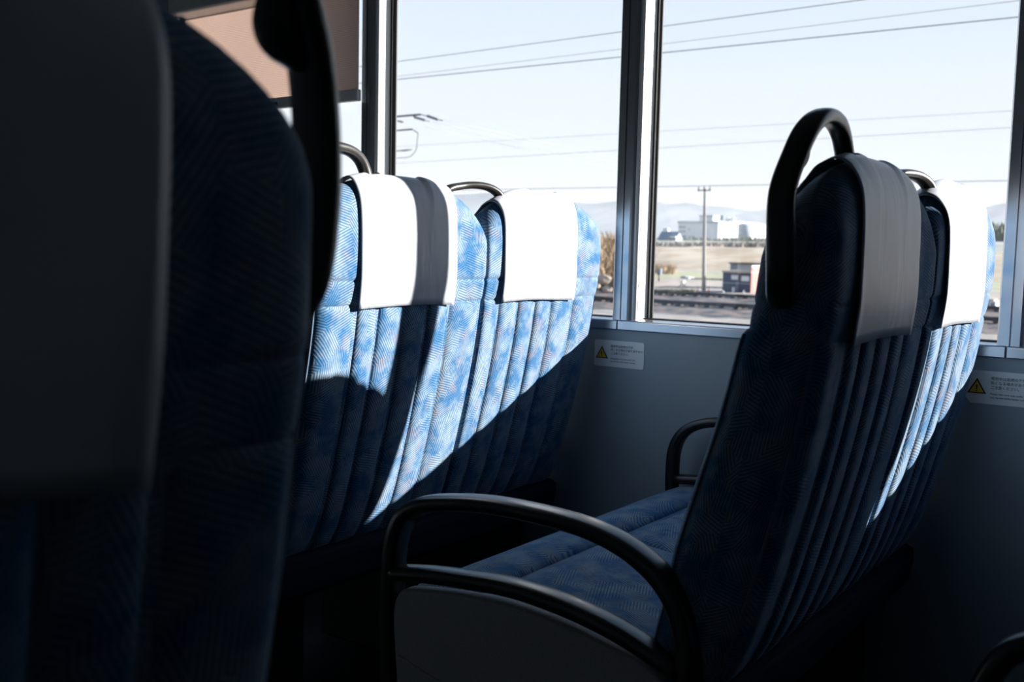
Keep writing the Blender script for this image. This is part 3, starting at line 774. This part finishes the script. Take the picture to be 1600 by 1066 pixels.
# small yard things
X = 116
def cone(px, label):
    b = at(px, 457.5, X); o = at(px, 457.5, X); t = empty('traffic_cone', o, label=label, cat='cone', group='traffic cones at the pole')
    def c(z0, z1, r0, r1):
        V = []
        for z, r in ((z0, r0), (z1, r1)): V += [(o[0]+r*cos(2*pi*i/12), o[1]+r*sin(2*pi*i/12), o[2]+z) for i in range(12)]
        return V, [(i, (i+1) % 12, 12+(i+1) % 12, 12+i) for i in range(12)]+[tuple(range(12, 24))]
    mk('lower_cone', *c(.04, .32, .19, .13), 'cone_red', t, o); mk('white_band', *c(.32, .58, .13, .085), 'placard_white', t, o); mk('tip', *c(.58, .80, .085, .04), 'cone_red', t, o)
    mk('base', *boxes([(o[0]-.25, o[0]+.25, o[1]-.25, o[1]+.25, o[2], o[2]+.05)]), 'cone_red', t, o, False)
cone(1089.5, 'traffic cone left of the utility pole foot'); cone(1107, 'traffic cone right of the utility pole foot')
a = at(1092.6, 458.5, X-.2); b = at(1103.6, 458.5, X-.2)
o = mk('barrier_bar', *tube(a, b, .09), 'cone_red', None, a); tag(o, 'low red bar lying between the two traffic cones', 'bar')
for px, lb in ((1130, 'white trestle leg pair in front of the dark container, left'), (1162, 'white trestle leg pair in front of the dark container, right')):
    O = at(px, 460, X-1); t = empty('trestle', O, label=lb, cat='trestle', group='white trestles by the container')
    top_ = at(px, 453.5, X-1)
    for d in (-1.8, 1.8): mk('leg', *tube(at(px+d, 460, X-1), top_, .05), 'placard_white', t, O)
X = 122; O = at(1066, 453, X); t = empty('tripod_rig', O, label='low metal frame with splayed legs, left of the pole', cat='frame')
apx = at(1067, 443, X)
for px in (1056, 1067.5, 1075.5): mk('leg', *tube(at(px, 452, X), apx, .06), 'steel_dark', t, O)
mk('head', *boxes([(X-.3, X+.3, apx[1]-.25, apx[1]+.25, apx[2]-.1, apx[2]+.35)]), 'placard_white', t, O, False)
X = 140; O = at(1029.5, 441, X); t = empty('signal_box', O, label='grey box on a post at the left of the yard', cat='box')
pb('cabinet', 'pane_dark', t, O, pxbox(1026.5, 1032, 420, 429.5, X, .6)); mk('post', *tube(O, at(1029.5, 428, X), .12), 'steel_dark', t, O)
X = 150; O = at(1092, 449, X); t = empty('guard_fence', O, label='low grey fence rail on posts behind the utility pole', cat='fence')
mk('rail', *tube(at(1079, 435.5, X), at(1131, 437, X), .10), 'steel_dark', t, O)
for px in (1089.5, 1113, 1126): mk('post', *tube(at(px, 449, X), at(px, 435, X), .09), 'steel_dark', t, O)
X = 152; O = at(1072, 440, X); t = empty('parked_van', O, label='small pale van parked left of the fence rail', cat='van')
pb('body', 'facade_grey', t, O, pxbox(1063, 1076, 433, 439, X, 2)); pb('cab', 'pane_dark', t, O, pxbox(1064, 1071, 431.5, 434, X+.2, 1.6)); 
for px in (1065.5, 1073.5):
    c = at(px, 439.3, X-.05); mk('wheel', *prism([(c[1]+.32*cos(2*pi*i/12), c[2]+.32*sin(2*pi*i/12)) for i in range(12)], 'x', X-.1, X+.15), 'gasket', t, O)
X = 112; O = at(1548, 487, X); t = empty('flatbed_truck', O, label='small truck with white cab, between the right seat and window post', cat='truck')
pb('cab', 'placard_white', t, O, pxbox(1546, 1556, 471, 486, X, 2)); pb('load', 'rock_pale', t, O, pxbox(1520, 1553, 467, 473, X+.3, 1.8)); pb('bed', 'facade_grey', t, O, pxbox(1520, 1546, 473, 481, X, 2)); pb('chassis', 'steel_dark', t, O, pxbox(1520, 1556, 481, 487, X, 2)); pb('windscreen', 'pane_dark', t, O, pxbox(1548, 1554, 473, 478, X-.05, .1))

# thickets and rocks
def thicket(name, label, px0, px1, pyb, X0, X1, n_, h, w, mat, cat):
    V = []; F = []; O = at((px0+px1)/2, pyb, X0); r_ = random.Random(len(label))
    for i in range(n_):
        px = r_.uniform(px0, px1); X = r_.uniform(X0, X1); p = at(px, pyb, X0); y = p[1]*X/X0
        zb = p[2]+(X-X0)*h[2]; hh = r_.uniform(h[0], h[1]); a = r_.uniform(0, pi); dx, dy = w*cos(a), w*sin(a); lx, ly = r_.uniform(-.35, .35)*hh, r_.uniform(-.35, .35)*hh
        b = len(V)
        V += [(X-dx, y-dy, zb), (X+dx, y+dy, zb), (X+lx+dx*.6, y+ly+dy*.6, zb+hh*.65), (X+lx*1.4, y+ly*1.4, zb+hh)]
        F += [(b, b+1, b+2), (b, b+2, b+3)]
    o = mk(name, V, F, mat, None, O, False); tag(o, label, cat, None, 'stuff'); return o
thicket('reed_thicket', 'brown dry reeds on the bank beside the middle seat, left of the window post', 905, 1010, 461, 110, 172, 3200, (1.6, 4.2, .10), .22, 'dry_reed', 'reeds')
thicket('dry_scrub', 'brown scrub at left of the right window, in front of the levee', 1012, 1052, 436, 168, 190, 900, (.8, 2.4, .03), .2, 'dry_reed', 'scrub')
thicket('hedge_row', 'dark low hedge along the top of the levee under the factory', 1010, 1215, 386.5, 236, 262, 1600, (.4, 1.6, .012), .4, 'scrub_grey', 'hedge')
thicket('weed_strip', 'dark green weeds along the edge of the yard', 1014, 1085, 459.5, 110, 113, 700, (.2, .6, .016), .15, 'bush_leaf', 'weeds')
thicket('far_tree_line', 'distant trees and shrubs at the foot of the factory', 1010, 1215, 379.5, 800, 845, 700, (2, 6, .0), 1.6, 'bush_leaf', 'trees')
thicket('side_tree_line', 'distant trees right of the window-side headrest', 1500, 1600, 374, 500, 560, 500, (3, 9, .0), 1.2, 'bush_leaf', 'trees')
def rock(px, py, X, s, label):
    r_ = random.Random(px); bm = bmesh.new(); bmesh.ops.create_icosphere(bm, subdivisions=2, radius=1); O = at(px, py, X)
    V = []
    for v in bm.verts:
        k = 1+.35*noise.noise(v.co*1.7+Vector((px, 0, 0))); V.append((O[0]+v.co.x*s*k, O[1]+v.co.y*s*k*1.3, O[2]+v.co.z*s*k*.75))
    F = [tuple(v.index for v in f.verts) for f in bm.faces]; bm.free()
    o = mk('boulder', V, F, 'rock_pale', None, O, False); tag(o, label, 'rock', 'boulders on the bank beside the tracks')
rock(943, 437, 99, .7, 'pale boulder on the brushy bank, uppermost of the three'); rock(929, 447, 96, .5, 'boulder on the bank, close to the middle seat edge'); rock(949, 452, 96, .5, 'small boulder on the bank, nearest the window post')

# thin haze over the plain
mt = bpy.data.materials.new('haze'); mt.use_nodes = True; n = mt.node_tree.nodes; n.remove(n['Principled BSDF'])
vol = n.new('ShaderNodeVolumeScatter'); vol.inputs['Color'].default_value = (0.93, 0.96, 1, 1); vol.inputs['Density'].default_value = HAZE
mt.node_tree.links.new(vol.outputs[0], n['Material Output'].inputs['Volume']); MATS['haze'] = mt
if HAZE > 0:
    o = mk('haze', *boxes([(60, 7200, -3500, 9000, -20, 190)]), 'haze', None, (60, 0, 0), False); tag(o, 'thin pale haze lying over the plain and the hills', 'haze', None, 'stuff')
